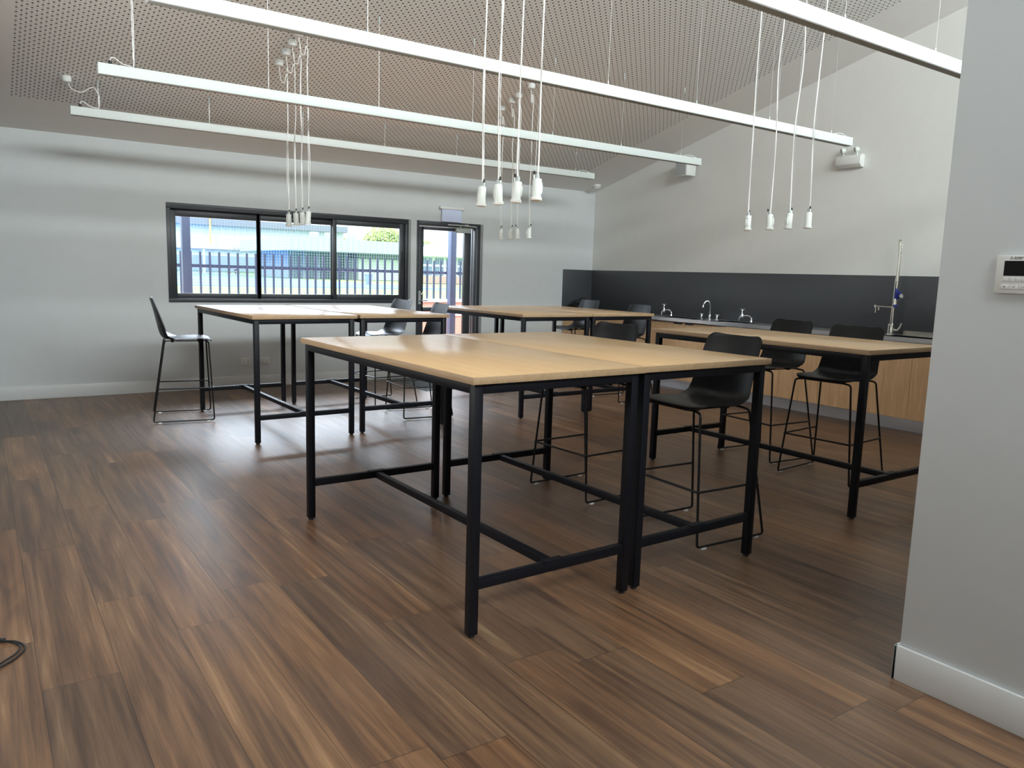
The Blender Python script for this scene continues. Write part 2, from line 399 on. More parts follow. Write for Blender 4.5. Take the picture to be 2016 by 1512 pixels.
# ---- sliding window
wn = bpy.data.objects.new('window_1', None); C.objects.link(wn); structure(wn)
fy0, fy1 = YB-.004, YB+.12
b = MB(); b.box(WX0, WX1, fy0, fy1, WZ1-.062, WZ1).box(WX0, WX1, fy0, fy1, WZ0, WZ0+.045).box(WX0, WX0+.045, fy0, fy1, WZ0+.045, WZ1-.062).box(WX1-.045, WX1, fy0, fy1, WZ0+.045, WZ1-.062)
for z in (WZ1-.03,): b.box(WX0+.045, WX1-.045, fy0-.006, fy0, z, z+.006)
b.build('window_frame', 'alu', wn, bevel=.002)
MB().box(WX1, WX1+.035, YB-.006, YB+.02, WZ0, WZ1).build('reveal_strip', 'reveal', wn)
MB().box(WX0+.02, WX1-.02, YB+.13, YB+.215, WZ0-.0, WZ0+.03).build('outer_sill', 'reveal', wn)
def sash(name, x0, x1, yy, lw, rw, tz, bz, handle=False):
    s0 = MB(); z0, z1 = WZ0+.045, WZ1-.062
    s0.box(x0, x0+lw, yy, yy+.03, z0, z1).box(x1-rw, x1, yy, yy+.03, z0, z1).box(x0+lw, x1-rw, yy, yy+.03, z1-tz, z1).box(x0+lw, x1-rw, yy, yy+.03, z0, z0+bz)
    so = s0.build('sash', 'alu', wn, bevel=.002)
    MB().box(x0+lw-.005, x1-rw+.005, yy+.012, yy+.018, z0+bz-.005, z1-tz+.005).build('pane', 'glass', so)
    if handle: MB().box(x1-rw*.62, x1-rw*.38, yy-.006, yy+.002, 1.50, 1.70).build('sash_handle', 'seal', so, bevel=.002)
    return so
sash('a', WX0+.045, 2.835, YB+.07, .066, .035, .080, .057)
sash('b', 2.800, 3.775, YB+.07, .045, .05, .072, .057)
sash('c', 3.730, WX1-.045, YB+.02, .05, .072, .065, .065, True)

# ---- glazed door with closer
dn = bpy.data.objects.new('door_1', None); C.objects.link(dn); structure(dn)
b = MB(); b.box(DX0, DX0+.035, YB-.004, YB+.12, 0, DZ1).box(DX0+.035, 5.90, YB-.004, YB+.12, DZ1-.06, DZ1)
b.box(5.82, 5.90, YB-.004, YB+.12, 0, DZ1-.06)
b.build('door_frame', 'alu', dn, bevel=.002)
MB().box(5.905, 5.95, YB-.006, YB+.1, 0, DZ1).build('reveal_strip', 'reveal', dn)
MB().box(5.775, 5.785, YB-.008, YB+.01, 0, DZ1-.06).box(5.845, 5.853, YB-.010, YB-.002, 0, DZ1-.06).box(DX0+.035, 5.75, YB+.0, YB+.01, DZ1-.075, DZ1-.066).build('edge_strip', 'reveal', dn)
b = MB(); ly0, ly1 = YB+.03, YB+.075
b.box(4.937, 5.022, ly0, ly1, .02, 2.045).box(5.665, 5.772, ly0, ly1, .02, 2.045).box(5.00, 5.665, ly0, ly1, 2.005-.0, 2.045).box(5.00, 5.665, ly0, ly1, .02, .13).box(5.00, 5.665, ly0, ly1, .900, .958)
lf = b.build('door_leaf', 'alu', dn, bevel=.002)
MB().box(4.99, 5.675, ly0+.018, ly0+.024, .95, 2.01).build('pane', 'glass', lf); MB().box(4.99, 5.675, ly0+.018, ly0+.024, .12, .905).build('pane', 'glass', lf)
MB().box(4.945, 4.985, ly0-.012, ly0, 1.00, 1.18).build('handle_plate', 'greyp', lf, bevel=.002)
MB().tube(fillet([(4.965, ly0-.01, 1.05), (4.965, ly0-.06, 1.05), (5.06, ly0-.06, 1.05)], .015), .008).build('lever_handle', 'chrome', lf)
MB().tube(fillet([(4.965, ly0-.01, 1.125), (4.965, ly0-.045, 1.125), (4.995, ly0-.045, 1.165)], .01), .007).build('snib_turn', 'chrome', lf)
MB().box(5.505, 5.735, ly0-.05, ly0, 1.985, 2.045).build('closer_body', 'greyp', dn, bevel=.006)
MB().tube([(5.58, ly0-.03, 2.05), (5.58, ly0-.03, 2.075)], .012).tube([(5.36, YB-.03, 2.085), (5.58, YB-.10, 2.08), (5.83, YB-.02, 2.075)], .009).box(5.62, 5.68, YB-.06, YB-.02, 2.07, 2.10).build('closer_arm', 'greyp', dn)
MB().box(DX0, 5.90, YB-.01, YB+.2, 0, .018).build('door_sill', 'reveal', dn)

# ------------------------------------------------------------------ tables
def make_table(label, x, y, rot, group=None):
    t = thing('bar_table', label, 'table', (x, y, 0), rot, group)
    Wt, Lt, H = .9, 1.8, 1.05; i0 = .020; lg = .040
    b = MB(); b.cur = 0; b.box(0, Wt, 0, Lt, H-.029, H)
    tp = b.build('tabletop', ['top', 'edge'], t, bevel=.0015)
    for p in tp.data.polygons: p.material_index = 0 if abs(p.normal.z) > .8 else 1
    b = MB(); za, zb = H-.029-.040, H-.029; o = i0; i = i0+lg
    b.box(o+lg, Wt-o-lg, o, i-.0, za, zb).box(o+lg, Wt-o-lg, Lt-i, Lt-o, za, zb).box(o, i, o+lg, Lt-o-lg, za, zb).box(Wt-i, Wt-o, o+lg, Lt-o-lg, za, zb)
    b.build('apron_frame', 'black', t, bevel=.0015)
    for lx in (o, Wt-i):
        for ly in (o, Lt-i):
            l = MB().box(lx, lx+lg, ly, ly+lg, .012, zb-.0005).build('leg', 'black', t, bevel=.003)
            MB().lathe([(.013, 0), (.016, .003), (.016, .012)], (lx+lg/2, ly+lg/2, 0), 14).build('foot_pad', 'dark', l)
    for ly in (o+.003, Lt-i+.003): MB().box(i, Wt-i, ly, ly+lg-.006, .198, .238).build('end_rail', 'black', t, bevel=.0015)
    s0 = MB().box(Wt/2-.017, Wt/2+.017, i, Lt-i, .200, .236)
    s0.build('stretcher', 'black', t, bevel=.0015)
    for qa, qb in ((o+.006, i+.004), (Lt-i-.004, Lt-o-.006)): MB().box(Wt/2-.05, Wt/2+.05, qa, qb, .2382, .2425).build('stretcher_bracket', 'black', t)
    return t
T1 = make_table('oak-topped black bar table nearest the camera, left one of the front pair', 1.507, 2.415, .0145)
def table(label, x, y, r): return dup(T1, (x, y, 0), r, label)
table('oak-topped black bar table of the front pair, right one with two black stools', 2.412, 2.437, .0125)
table('pale-topped black bar table under the window, left one beside the lone stool', 1.79, 6.195, .020)
table('pale-topped black bar table of the window pair, right one towards the glazed door', 2.722, 6.235, .016)
table('oak-topped black bar table of the far middle pair, left one beside the glazed door', 4.41, 6.18, 0)
table('oak-topped black bar table of the far middle pair, right one closest to the sinks', 5.322, 6.19, 0)
table('oak-topped black bar table standing alone, partly hidden by the white partition corner', 4.338, 2.53, 0)
for o in [q for q in bpy.data.objects if q.parent is None and q.name.startswith('bar_table')]: o['group'] = 'black framed bar tables with oak laminate tops'

# ------------------------------------------------------------------ stools
def make_stool(label, x, y, deg):
    t = thing('bar_stool', label, 'stool', (x, y, 0), math.radians(deg))
    prof = smooth_path([(.252, 0, .738), (.236, 0, .752), (.17, 0, .760), (.06, 0, .758), (-.06, 0, .753), (-.125, 0, .756), (-.165, 0, .778), (-.188, 0, .83), (-.207, 0, .92), (-.226, 0, 1.01), (-.243, 0, 1.08), (-.256, 0, 1.125)], 5)
    K = 20; L0 = [0]
    for i in range(1, len(prof)): L0.append(L0[-1]+(prof[i]-prof[i-1]).length)
    tot = L0[-1]
    def at_len(s):
        for i in range(1, len(prof)):
            if s <= L0[i] or i == len(prof)-1: return prof[i-1].lerp(prof[i], min(1, (s-L0[i-1])/(L0[i]-L0[i-1])))
    L = [.085*(1-math.cos(PI/2*k/10)) for k in range(11)]+[.085+(tot-.045-.085)*k/34 for k in range(1, 35)]+[tot-.045+.045*math.sin(PI/2*k/9) for k in range(1, 10)]
    prof = [at_len(s) for s in L]; n = len(prof)
    def halfw(s):
        if s < .24: w0 = .222+.006*s/.24
        elif s < .42: w0 = .228
        else: w0 = .228-(s-.42)/(tot-.42)*.026
        for d, r in ((s, .085), (tot-s, .045)):
            if d < r: w0 -= r*(1-math.sqrt(max(0, 1-((r-d)/r)**2)))
        return w0
    grid = []
    for i, p in enumerate(prof):
        a = prof[max(0, i-1)]; c = prof[min(n-1, i+1)]; tn = (c-a).normalized(); nn = Vector((tn.z, 0, -tn.x))  # towards sitter
        if nn.x < 0 and nn.z < 0: nn = -nn
        if nn.z < -.2: nn = -nn
        s = L[i]; seatp = max(0, min(1, (s-.30)/.12)); tb = max(0, min(1, (s-.50)/(tot-.50))); cv = .008*(1-seatp)+(.052*(1-tb)+.018*tb)*seatp
        cv2 = cv*min(1, s/.1+.2)
        w0 = halfw(s); grid.append([p+Vector((0, w0*u, 0))+nn*cv2*abs(u)**2.3 for u in [-1+2*k/K for k in range(K+1)]])
    N = len(grid); nor = [[None]*(K+1) for _ in range(N)]
    for i in range(N):
        for k in range(K+1):
            a = grid[min(N-1, i+1)][k]-grid[max(0, i-1)][k]; c = grid[i][min(K, k+1)]-grid[i][max(0, k-1)]
            m = a.cross(c)
            nor[i][k] = m.normalized() if m.length > 1e-9 else Vector((0, 0, 1))
    vs = []; th = .0055
    for sgn in (1, -1):
        for i in range(N):
            for k in range(K+1):
                e = .35 if (i in (0, N-1) or k in (0, K)) else 1
                vs.append(grid[i][k]+nor[i][k]*th*sgn*e)
    W1 = K+1; off = N*W1; fs = []
    for i in range(N-1):
        for k in range(K):
            q = (i*W1+k, i*W1+k+1, (i+1)*W1+k+1, (i+1)*W1+k); fs.append(q); fs.append(tuple(off+j for j in q[::-1]))
    rim = [(0, k) for k in range(K+1)]+[(i, K) for i in range(1, N)]+[(N-1, k) for k in range(K-1, -1, -1)]+[(i, 0) for i in range(N-2, 0, -1)]
    R = [i*W1+k for i, k in rim]
    for a in range(len(R)): c = (a+1) % len(R); fs.append((R[a], R[c], off+R[c], off+R[a]))
    MB().add(vs, fs).build('seat_shell', 'shell', t, sharp=60)
    r = .0070
    for sy in (1, -1):
        q = [(.215, sy*.150, .738), (.224, sy*.212, .732), (.256, sy*.278, .018), (-.260, sy*.278, .018), (-.150, sy*.212, .732), (-.145, sy*.150, .738)]
        MB().tube(fillet(q, .022), r, 8).build('sled_leg', 'blackrod', t)
    b = MB(); b.tube([(.215, -.155, .738), (.215, .155, .738)], r, 8).tube([(-.145, -.155, .738), (-.145, .155, .738)], r, 8)
    for sy in (1, -1): b.tube([(.213, sy*.135, .742), (-.143, sy*.135, .742)], .005, 8)
    for px, py in ((.15, .1), (.15, -.1), (-.08, .1), (-.08, -.1)): b.box(px-.012, px+.012, py-.02, py+.02, .728, .752)
    b.build('seat_support', 'blackrod', t)
    zf = .315; fx = .215+(.258-.215)*(.738-zf)/.72; rx = -.150-(.105)*(.732-zf)/.714; wy = .212+.066*(.732-zf)/.714
    MB().tube(fillet([(rx, -wy-.004, zf), (fx+.012, -wy-.006, zf), (fx+.012, wy+.006, zf), (rx, wy+.004, zf)], .012), .0068, 8).build('footrest', 'blackrod', t)
    for sy in (1, -1):
        for gx in (.205, -.205): MB().box(gx-.016, gx+.016, sy*.278-.008, sy*.278+.008, 0, .014).build('foot_glide', 'clear', t, bevel=.003)
    return t
SG = 'black sled-base bar stools'
S1 = make_stool('black bar stool standing alone at the left end of the window tables', 1.56, 7.68, -10); S1['group'] = SG
for x, y, a, l in [
    (3.36, 2.93, 177, 'black bar stool closest to the camera, right side of the front tables'),
    (3.34, 3.885, 183, 'black bar stool at the far right corner of the front tables'),
    (5.22, 3.27, 185, 'black bar stool behind the single table, the one nearer the partition corner'),
    (5.37, 3.975, 176, 'black bar stool behind the single table, the one further from the partition'),
    (3.64, 6.88, 173, 'black bar stool in front of the glazed door at the window tables'),
    (3.64, 7.70, 184, 'black bar stool below the right end of the window'),
    (6.27, 6.72, 176, 'black bar stool at the far middle tables, the one nearer the taps'),
    (6.60, 8.02, 178, 'black bar stool at the far middle tables, the one near the dark corner')]:
    dup(S1, (x, y, 0), math.radians(a), l, SG)

# ------------------------------------------------------------------ linear pendant lights
def curl(a, b, sag, k=7, side=0):
    a, b = Vector(a), Vector(b); out = []
    for i in range(k+1):
        t = i/k; p = a.lerp(b, t); p.z -= sag*math.sin(PI*t); p.x += side*math.sin(PI*t); out.append(p)
    return out
BX0, BX1, BZ0, BZ1, BD = .785, 6.882, 2.732, 2.806, .062
WIRES = [1.01, 1.97, 2.905, 3.84, 4.77, 5.68, 6.58]
LB = ['long white linear pendant light nearest the window wall', 'long white linear pendant light, second from the window wall',
      'long white linear pendant light crossing above the front tables', 'long white linear pendant light at upper right cut by the partition']
for k, yc in enumerate((8.13, 6.27, 4.41, 2.55)):
    t = thing('linear_pendant_light', LB[k], 'light', (0, yc, 0), 0, 'long white linear pendant lights')
    MB().box(BX0, BX1, -BD/2, BD/2, BZ0, BZ1).build('housing', 'white', t, bevel=.001)
    MB().box(BX0+.004, BX1-.004, -BD/2+.004, BD/2-.004, BZ0-.003, BZ0-.0002).build('diffuser', 'diffuser', t)
    for x, d in ((BX0, -1), (BX1, 1)):
        xa, xb = sorted((x, x+d*.003)); MB().box(xa, xb, -BD/2-.0005, BD/2+.0005, BZ0-.001, BZ1+.001).build('end_cap', 'white', t)
    for x in WIRES:
        wr = MB().tube([(x, 0, BZ1), (x, 0, ZC(yc))], .0013, 6).build('suspension_wire', 'steelwire', t)
        MB().lathe([(.004, 0), (.004, .03), (.0015, .034)], (x, 0, BZ1), 8).build('wire_grip', 'white', wr)
        MB().lathe([(.003, -.06), (.008, -.05), (.008, -.015), (.012, 0)], (x, 0, ZC(yc)), 8).build('wire_anchor', 'greyp', wr)
    zr_ = ZC(yc)
    MB().lathe([(.026, -.056), (.037, -.048), (.041, -.030), (.041, -.010), (.036, 0)], (.765, 0, zr_+.004), 18).build('ceiling_rose', 'offw', t)
    pts = [(.775, 0, zr_-.04), (.80, 0, zr_-.10), (.88, 0, zr_-.115), (.97, 0, zr_-.06), (1.01, -.004, zr_-.12), (1.018, -.004, BZ1+(zr_-BZ1)*.45), (1.012, -.004, BZ1+.02), (.99, 0, BZ1+.012), (.94, 0, BZ1+.02), (.89, 0, BZ1+.05), (.868, 0, BZ1+.045), (.862, 0, BZ1+.02)]
    cd = MB().tube(smooth_path(pts, 6), .004, 8).build('power_flex', 'cord', t)
    MB().lathe([(.011, 0), (.012, .006), (.012, .022), (.007, .028)], (.862, 0, BZ1), 12).build('cable_gland', 'dark', cd)
    MB().tube(smooth_path([(6.62, 0, BZ1+.004), (6.68, 0, BZ1+.02), (6.76, 0, BZ1+.022), (6.80, 0, BZ1+.006)], 5), .004, 8).lathe([(.010, 0), (.010, .014)], (6.81, 0, BZ1), 10).build('link_plug', 'offw', t)

# ------------------------------------------------------------------ hanging power sockets
def make_socket(label, x, y, rose_dx, rose_dy, cold, seed, group):
    random.seed(seed); t = thing('pendant_socket', label, 'socket', (x, y, 0), 0, group)
    zb, ztp = 1.822, 1.936; rz = ZC(y+rose_dy)
    tilt = Vector((random.uniform(-.07, .07), random.uniform(-.05, .05), 1)).normalized()
    ax = lambda h: Vector((0, 0, ztp))+tilt*(h-ztp)
    spin = cold; dx, dy = math.cos(spin), math.sin(spin)
    body = MB().lathe([(.0235, zb+.016-ztp), (.0245, zb+.03-ztp), (.0240, -.012), (.0225, -.003), (.010, 0), (.009, .002)], (0, 0, ztp), 22, tilt).build('socket_housing', 'plastic', t)
    MB().lathe([(.0285, zb-ztp), (.0298, zb+.004-ztp), (.0298, zb+.015-ztp), (.027, zb+.0175-ztp)], (0, 0, ztp), 22, tilt).build('end_ring', 'offw', body)
    MB().lathe([(.0105, 0), (.0115, .004), (.0105, .018), (.006, .026)], (0, 0, ztp), 14, tilt).build('cord_grip', 'greyp', body)
    # hinged flap with latch on one side, hanging tab on the other
    c = MB(); R = Matrix.Rotation(spin, 3, 'Z')
    poly = [(.018, -.086), (.025, -.082), (.0295, -.070), (.0295, -.036), (.026, -.026), (.018, -.022)]
    vs = []
    for yy in (-.012, .012):
        for px, pz in poly: vs.append(R @ Vector((px, yy, 0))+Vector((0, 0, ztp))+tilt*pz)
    n = len(poly); c.add(vs, [tuple(range(n))[::-1], tuple(range(n, 2*n))]+[(i, (i+1) % n, n+(i+1) % n, n+i) for i in range(n)])
    fl_ = c.build('flap', 'plastic', body, bevel=.0012)
    MB().box(-.004, .004, -.009, .009, 0, .003).build('latch', 'greyp', fl_).matrix_local = Matrix.Translation(R @ Vector((.0265, 0, 0))+Vector((0, 0, ztp-.024))) @ R.to_4x4()
    tb = Vector((-dx*.017, -dy*.017, ztp))
    MB().box(tb.x-.004, tb.x+.004, tb.y-.003, tb.y+.003, ztp-.01, ztp+.026, rot=spin).build('hanging_tab', 'plastic', body, bevel=.001)
    wob = [(random.uniform(-.012, .012), random.uniform(-.012, .012)) for _ in range(6)]
    zc_ = ZC(y)
    pts = [(0, 0, ztp+.02), (wob[0][0]*.3, wob[0][1]*.3, ztp+.10)]
    for i, f in enumerate((.25, .45, .62, .8)): pts.append((wob[i+1][0], wob[i+1][1], ztp+(zc_-ztp)*f))
    pts += [(.006, 0, zc_-.16), (-.012, rose_dy*.25, zc_-.10), (rose_dx*.35, rose_dy*.5, zc_-.17), (rose_dx*.75, rose_dy*.85, zc_-.17), (rose_dx*.98, rose_dy, rz-.07), (rose_dx, rose_dy, rz-.035)]
    MB().tube(smooth_path(pts, 7), .0042, 8).build('power_flex', 'cord', t)
    w0 = MB().tube([(tb.x, tb.y, ztp+.022), (tb.x*.7, tb.y*.7, ztp+.09), (.002, .002, ztp+.5), (0, 0, zc_)], .0011, 6).build('suspension_wire', 'steelwire', t)
    MB().lathe([(.003, 0), (.0055, .004), (.0055, .018), (.002, .022)], (tb.x, tb.y, ztp+.018), 10).build('wire_hook', 'dark', w0)
    MB().lathe([(.026, -.056), (.037, -.048), (.041, -.030), (.041, -.010), (.036, 0)], (rose_dx, rose_dy, rz+.006), 20).build('ceiling_rose', 'offw', t)
    random.seed(7); return t
pos = {'L': (2.45, [7.255, 7.06, 6.895, 6.73], -.08), 'M': (4.9, [7.345, 7.15, 7.025, 6.80], -.03),
       'C': (2.45, [3.878, 3.712, 3.518, 3.34], -.08), 'R': (4.9, [3.935, 3.738, 3.566, 3.41], -.05)}
where = {'L': 'of four hanging before the window', 'M': 'of four small ones right of the door',
         'C': 'of four hanging in the picture centre', 'R': 'of four before the side wall'}
grp = {'L': 'pendant sockets before the window', 'M': 'pendant sockets over the far middle tables', 'C': 'pendant sockets over the front tables', 'R': 'pendant sockets over the single table'}
spins = {'L': [1.6, 1.5, 1.7, 1.4], 'M': [1.5, 2.6, .1, 2.6], 'C': [1.65, 1.8, -.75, -.6], 'R': [3.5, -1.3, 3.0, 1.1]}
sd = 11
for g, (x, ys, rdx) in pos.items():
    for k, y in enumerate(ys):
        sd += 1
        make_socket('white hanging power socket, %s %s' % (('leftmost', 'second from left', 'third from left', 'rightmost')[k], where[g]), x, y, rdx, .0 if g != 'L' else -.02, spins[g][k], sd, grp[g])

# ------------------------------------------------------------------ kitchen run on the right wall
CF = 7.44
ymod = [9.358-.4965*i for i in range(16)]
CL = ['oak base cabinet in the far corner under the dark splashback', 'oak base cabinet behind the far middle tables, left of the sinks', 'oak base cabinet below the first sink with finger notches',
      'oak base cabinet below the second lab tap', 'oak base cabinet under the plain bench left of the spray tap', 'oak base cabinet below the tall spray tap', 'oak base cabinet furthest right, cut by the partition']
for k in range(7):
    ya, yb, ym = ymod[2*k], ymod[2*k+2], ymod[2*k+1]
    t = thing('base_cabinet', CL[k], 'cabinet', (0, 0, 0), 0, 'oak base cabinets under the steel bench')
    MB().box(CF+.020, 7.995, yb, ya, .14, .72 if k in (1, 2, 3, 5) else .895).build('carcass', 'carcass', t)
    for a, c, hs in ((ya, ym, 0), (ym, yb, 1)):
        lo, hi = c+.0015, a-.0015
        # door with a notch cut in its top edge next to the meeting joint
        n0, n1 = (lo+.015, lo+.175) if hs == 0 else (hi-.175, hi-.015)
        poly = [(lo, .142), (hi, .142), (hi, .882), (n1, .882), (n1-.012, .862), (n0+.012, .862), (n0, .882), (lo, .882)]
        d = MB().prism(poly, 0, CF, CF+.018).build('door', 'cab', t)
        MB().box(CF+.012, CF+.019, n0+.002, n1-.002, .858, .884).build('finger_notch', 'dark', d)
kb = MB().box(7.58, 7.60, 2.40, 9.355, 0, .139).build('kickboard', 'kick', bevel=.001); tag(kb, 'long brushed silver kickboard below the oak base cabinets', 'kickboard')
t = thing('sink_bench', 'long stainless steel bench with sinks along the side wall', 'bench')
bowls = [(7.56, 7.86, 6.88, 7.43), (7.56, 7.86, 6.03, 6.58), (7.52, 7.80, 3.75, 4.28)]
b = MB(); yy = [9.357]+sum([[q[3], q[2]] for q in bowls], [])+[1.42]
zt0, zt1 = .918, .932
for i in range(0, len(yy)-1):
    if i % 2 == 0: b.box(7.40, 7.987, yy[i+1], yy[i], zt0, zt1)
    else:
        q = bowls[(i-1)//2]; b.box(7.40, q[0], q[2], q[3], zt0, zt1).box(q[1], 7.987, q[2], q[3], zt0, zt1)
b.box(7.40, 7.418, 1.42, 9.357, .932, .940).box(7.40, 7.415, 1.42, 9.357, .897, .918)
b.build('bench_top', 'steel', t, weld=False)
for q in bowls:
    x0, x1, ya, yb = q; s0 = MB(); zb = .74; w_ = .002
    s0.box(x0-w_, x0, ya, yb, zb, zt1).box(x1, x1+w_, ya, yb, zb, zt1).box(x0-w_, x1+w_, ya-w_, ya, zb, zt1).box(x0-w_, x1+w_, yb, yb+w_, zb, zt1).box(x0-w_, x1+w_, ya-w_, yb+w_, zb-w_, zb)
    bo = s0.build('sink_bowl', 'steel', t); MB().lathe([(.03, 0), (.04, .002), (.04, .003)], ((x0+x1)/2, (ya+yb)/2, zb), 16).build('drain', 'chrome', bo)
MB().box(7.965, 7.987, 1.42, 4.30, .932, .975).build('upstand', 'nickel', t)

def cross_handle(m, p, r=.028, up=(0, 0, 1)):
    x, y, z = p; m.lathe([(.009, 0), (.012, .006), (.009, .014), (.004, .017)], p, 12)
    for k in range(4):
        a = PI/4+k*PI/2; m.tube([(x, y, z+.007), (x+math.cos(a)*r, y+math.sin(a)*r, z+.009)], [.0045, .0065], 8)
def lab_tap(label, y):
    t = thing('lab_tap', label, 'tap', (7.85, y, .932), 0, 'chrome lab taps on the steel bench')
    MB().lathe([(.024, 0), (.026, .004), (.014, .010), (.010, .03)], n=16).build('base_flange', 'chrome', t)
    MB().tube(smooth_path([(0, 0, .02), (0, .004, .055), (0, .03, .078), (0, .075, .085), (0, .115, .080), (0, .135, .075)], 6), .0085, 10).build('curved_pipe', 'chrome', t)
    MB().lathe([(.012, .050), (.018, .062), (.018, .085), (.011, .098), (.012, .115), (.010, .140), (.007, .152)], (0, .145, 0), 16).tube(smooth_path([(0, .145, .07), (0, .170, .066), (0, .185, .05), (0, .188, .015)], 6), [.011]*6+[.009]*6+[.0075]*7, 10).build('tap_body', 'chrome', t)
    m = MB(); cross_handle(m, (0, .145, .150)); m.build('cross_handle', 'chrome', t)
lab_tap('chrome lab tap with cross handle, left of the gooseneck mixer', 7.485)
lab_tap('chrome lab tap with cross handle, right of the gooseneck mixer', 6.145)
t = thing('gooseneck_mixer', 'tall chrome gooseneck mixer with two cross handles between the lab taps', 'tap', (7.90, 6.85, .932))
MB().lathe([(.026, 0), (.026, .006), (.017, .012), (.016, .05), (.012, .06)], n=16).build('mixer_base', 'chrome', t)
MB().tube(smooth_path([(0, 0, .05), (0, 0, .12), (-.002, .001, .185), (-.022, .012, .232), (-.058, .030, .230), (-.082, .042, .190), (-.088, .045, .150)], 7), [.010]*38+[.012]*5, 12).build('gooseneck_spout', 'chrome', t)
for dy in (.13, -.13):
    m = MB(); m.lathe([(.024, 0), (.024, .005), (.014, .012), (.013, .04), (.009, .055)], (-.01, dy, 0), 14); cross_handle(m, (-.01, dy, .055), .024); m.build('cross_handle', 'chrome', t)

t = thing('spray_tap', 'tall stainless pre-rinse spray tap with blue grip beside the partition corner', 'tap', (7.85, 4.36, .932))
MB().lathe([(.030, 0), (.030, .008), (.019, .014), (.018, .095), (.013, .11)], n=18).lathe([(.018, 0), (.018, .006), (.008, .010), (.008, .11)], (0, .035, 0), 12).build('tap_base', 'nickel', t)
MB().tube([(0, 0, .10), (0, 0, .28)], .010, 12).tube([(0, .022, .09), (0, .018, .28)], .006, 10).build('riser_column', 'nickel', t)
MB().tube(smooth_path([(0, -.01, .05), (-.02, -.035, .052), (-.03, -.075, .052), (-.03, -.10, .085), (-.03, -.115, .125)], 6), [.011]*12+[.008]*13, 10).build('side_lever', 'nickel', t)
MB().tube([(0, 0, .282), (-.02, .19, .285)], .007, 10).lathe([(.014, -.012), (.014, .014)], (-.02, .19, .285), 14).tube([(-.02, .185, .275), (-.02, .185, .215)], .006, 10).tube([(-.012, .155, .28), (-.012, .155, .245)], .010, 10).build('pot_filler_arm', 'nickel', t)
MB().lathe([(.022, .285), (.022, .305), (.016, .31)], (0, -.012, 0), 16).lathe([(.017, .372), (.019, .38), (.016, .46), (.014, .475)], (0, -.012, 0), 16).build('blue_grip', 'blue', t)
MB().lathe([(.020, .31), (.019, .33), (.017, .372)], (0, -.012, 0), 16).build('spray_valve', 'nickel', t)
MB().tube(smooth_path([(-.01, -.03, .37), (-.02, -.055, .40), (-.02, -.06, .45)], 5), .012, 8).build('trigger', 'blue', t)
MB().lathe([(.010, 0), (.018, .012), (.022, .03)], (-.02, -.055, .395), 14, (-.2, -1, .25)).build('spray_head', 'nickel', t)
MB().tube([(0, .012, .28), (0, .010, .56), (0, .004, .60)], .006, 10).tube([(0, -.012, .47), (0, -.014, .55)], .010, 10).build('support_pipe', 'nickel', t)
m = MB(); m.tube([(0, -.012, .55), (0, -.01, .75), (0, 0, .955)], .0145, 12).lathe([(.012, 0), (.014, .004), (.014, .018), (.008, .022)], (0, 0, .955), 14); m.build('hose_tube', 'nickel', t)
pts = [(.0+.0105*math.cos(a), -.018+.0105*math.sin(a), .79+a*.0022) for a in [i*.45 for i in range(140)] if .79+a*.0022 < .93]
MB().tube(pts, .0022, 6).build('spring', 'steelwire', t)

# dark cloth bag on the bench corner
random.seed(3)
m = MB(); vs = []; nu, nv = 22, 12
for j in range(nv+1):
    ph = PI*j/nv
    for i in range(nu):
        a = 2*PI*i/nu; r = 1+.18*math.sin(3*a+j)+.12*math.sin(5*a-2*j)+.07*random.uniform(-1, 1)
        vs.append((.15*r*math.sin(ph)*math.cos(a), .20*r*math.sin(ph)*math.sin(a), .082+.082*math.cos(ph)*(1+.2*math.sin(2*a))))
fs = [(j*nu+i, j*nu+(i+1) % nu, (j+1)*nu+(i+1) % nu, (j+1)*nu+i) for j in range(nv) for i in range(nu)]
t = thing('cloth_bag', 'crumpled black cloth bag on the bench in the far corner', 'bag', (7.60, 9.10, .934))
m.add(vs, fs).build('bag_body', 'fabric', t, weld=True)
MB().tube(smooth_path([(.02, -.14, .10), (.01, -.06, .165), (0, .04, .17), (.02, .13, .10)], 8), .010, 8).build('bag_strap', 'fabric', t)

# ------------------------------------------------------------------ wall and ceiling fittings
t = thing('emergency_light', 'white twin-head emergency light high on the side wall', 'light', (X1, 5.075, 2.70))
prof = [(0, 0), (0, .135), (-.055, .135), (-.085, .110), (-.085, .035), (-.050, 0)]
MB().prism([(px, pz) for px, pz in prof], 1, -.145, .145).build('battery_case', 'offw', t, bevel=.003)
for dy in (.080, -.080):
    h = MB().lathe([(.008, .135), (.008, .160)], (-.045, dy, 0), 10).lathe([(.014, -.02), (.030, 0), (.032, .02), (.030, .030)], (-.045, dy, .190), 18, (-.75, .55, -.25)).build('lamp_head', 'plastic', t)
    MB().lathe([(.026, .028), (.024, .032)], (-.045, dy, .190), 18, (-.75, .55, -.25)).build('lamp_lens', 'greyp', h)
t = thing('wall_speaker', 'white wedge speaker bracketed to the side wall by the second light', 'speaker', (X1, 7.42, 2.80))
MB().prism([(-.05, -.13), (-.05, .13), (-.20, .105), (-.20, -.105)], 2, .0, .19).build('speaker_cabinet', 'offw', t, bevel=.008)
MB().prism([(-.2005, -.095), (-.2005, .095), (-.206, .090), (-.206, -.090)], 2, .012, .178).build('speaker_grille', 'greyp', t, bevel=.002)
MB().box(-.055, 0, -.02, .02, .06, .13).box(-.008, 0, -.035, .035, .04, .15).build('wall_bracket', 'offw', t)
t = thing('exit_sign_blade', 'blank pale lilac sign panel with white bar above the glazed door', 'sign', (5.42, YB, 2.12))
MB().box(-.19, .19, -.05, 0, .17, .205).build('sign_housing', 'offw', t, bevel=.003)
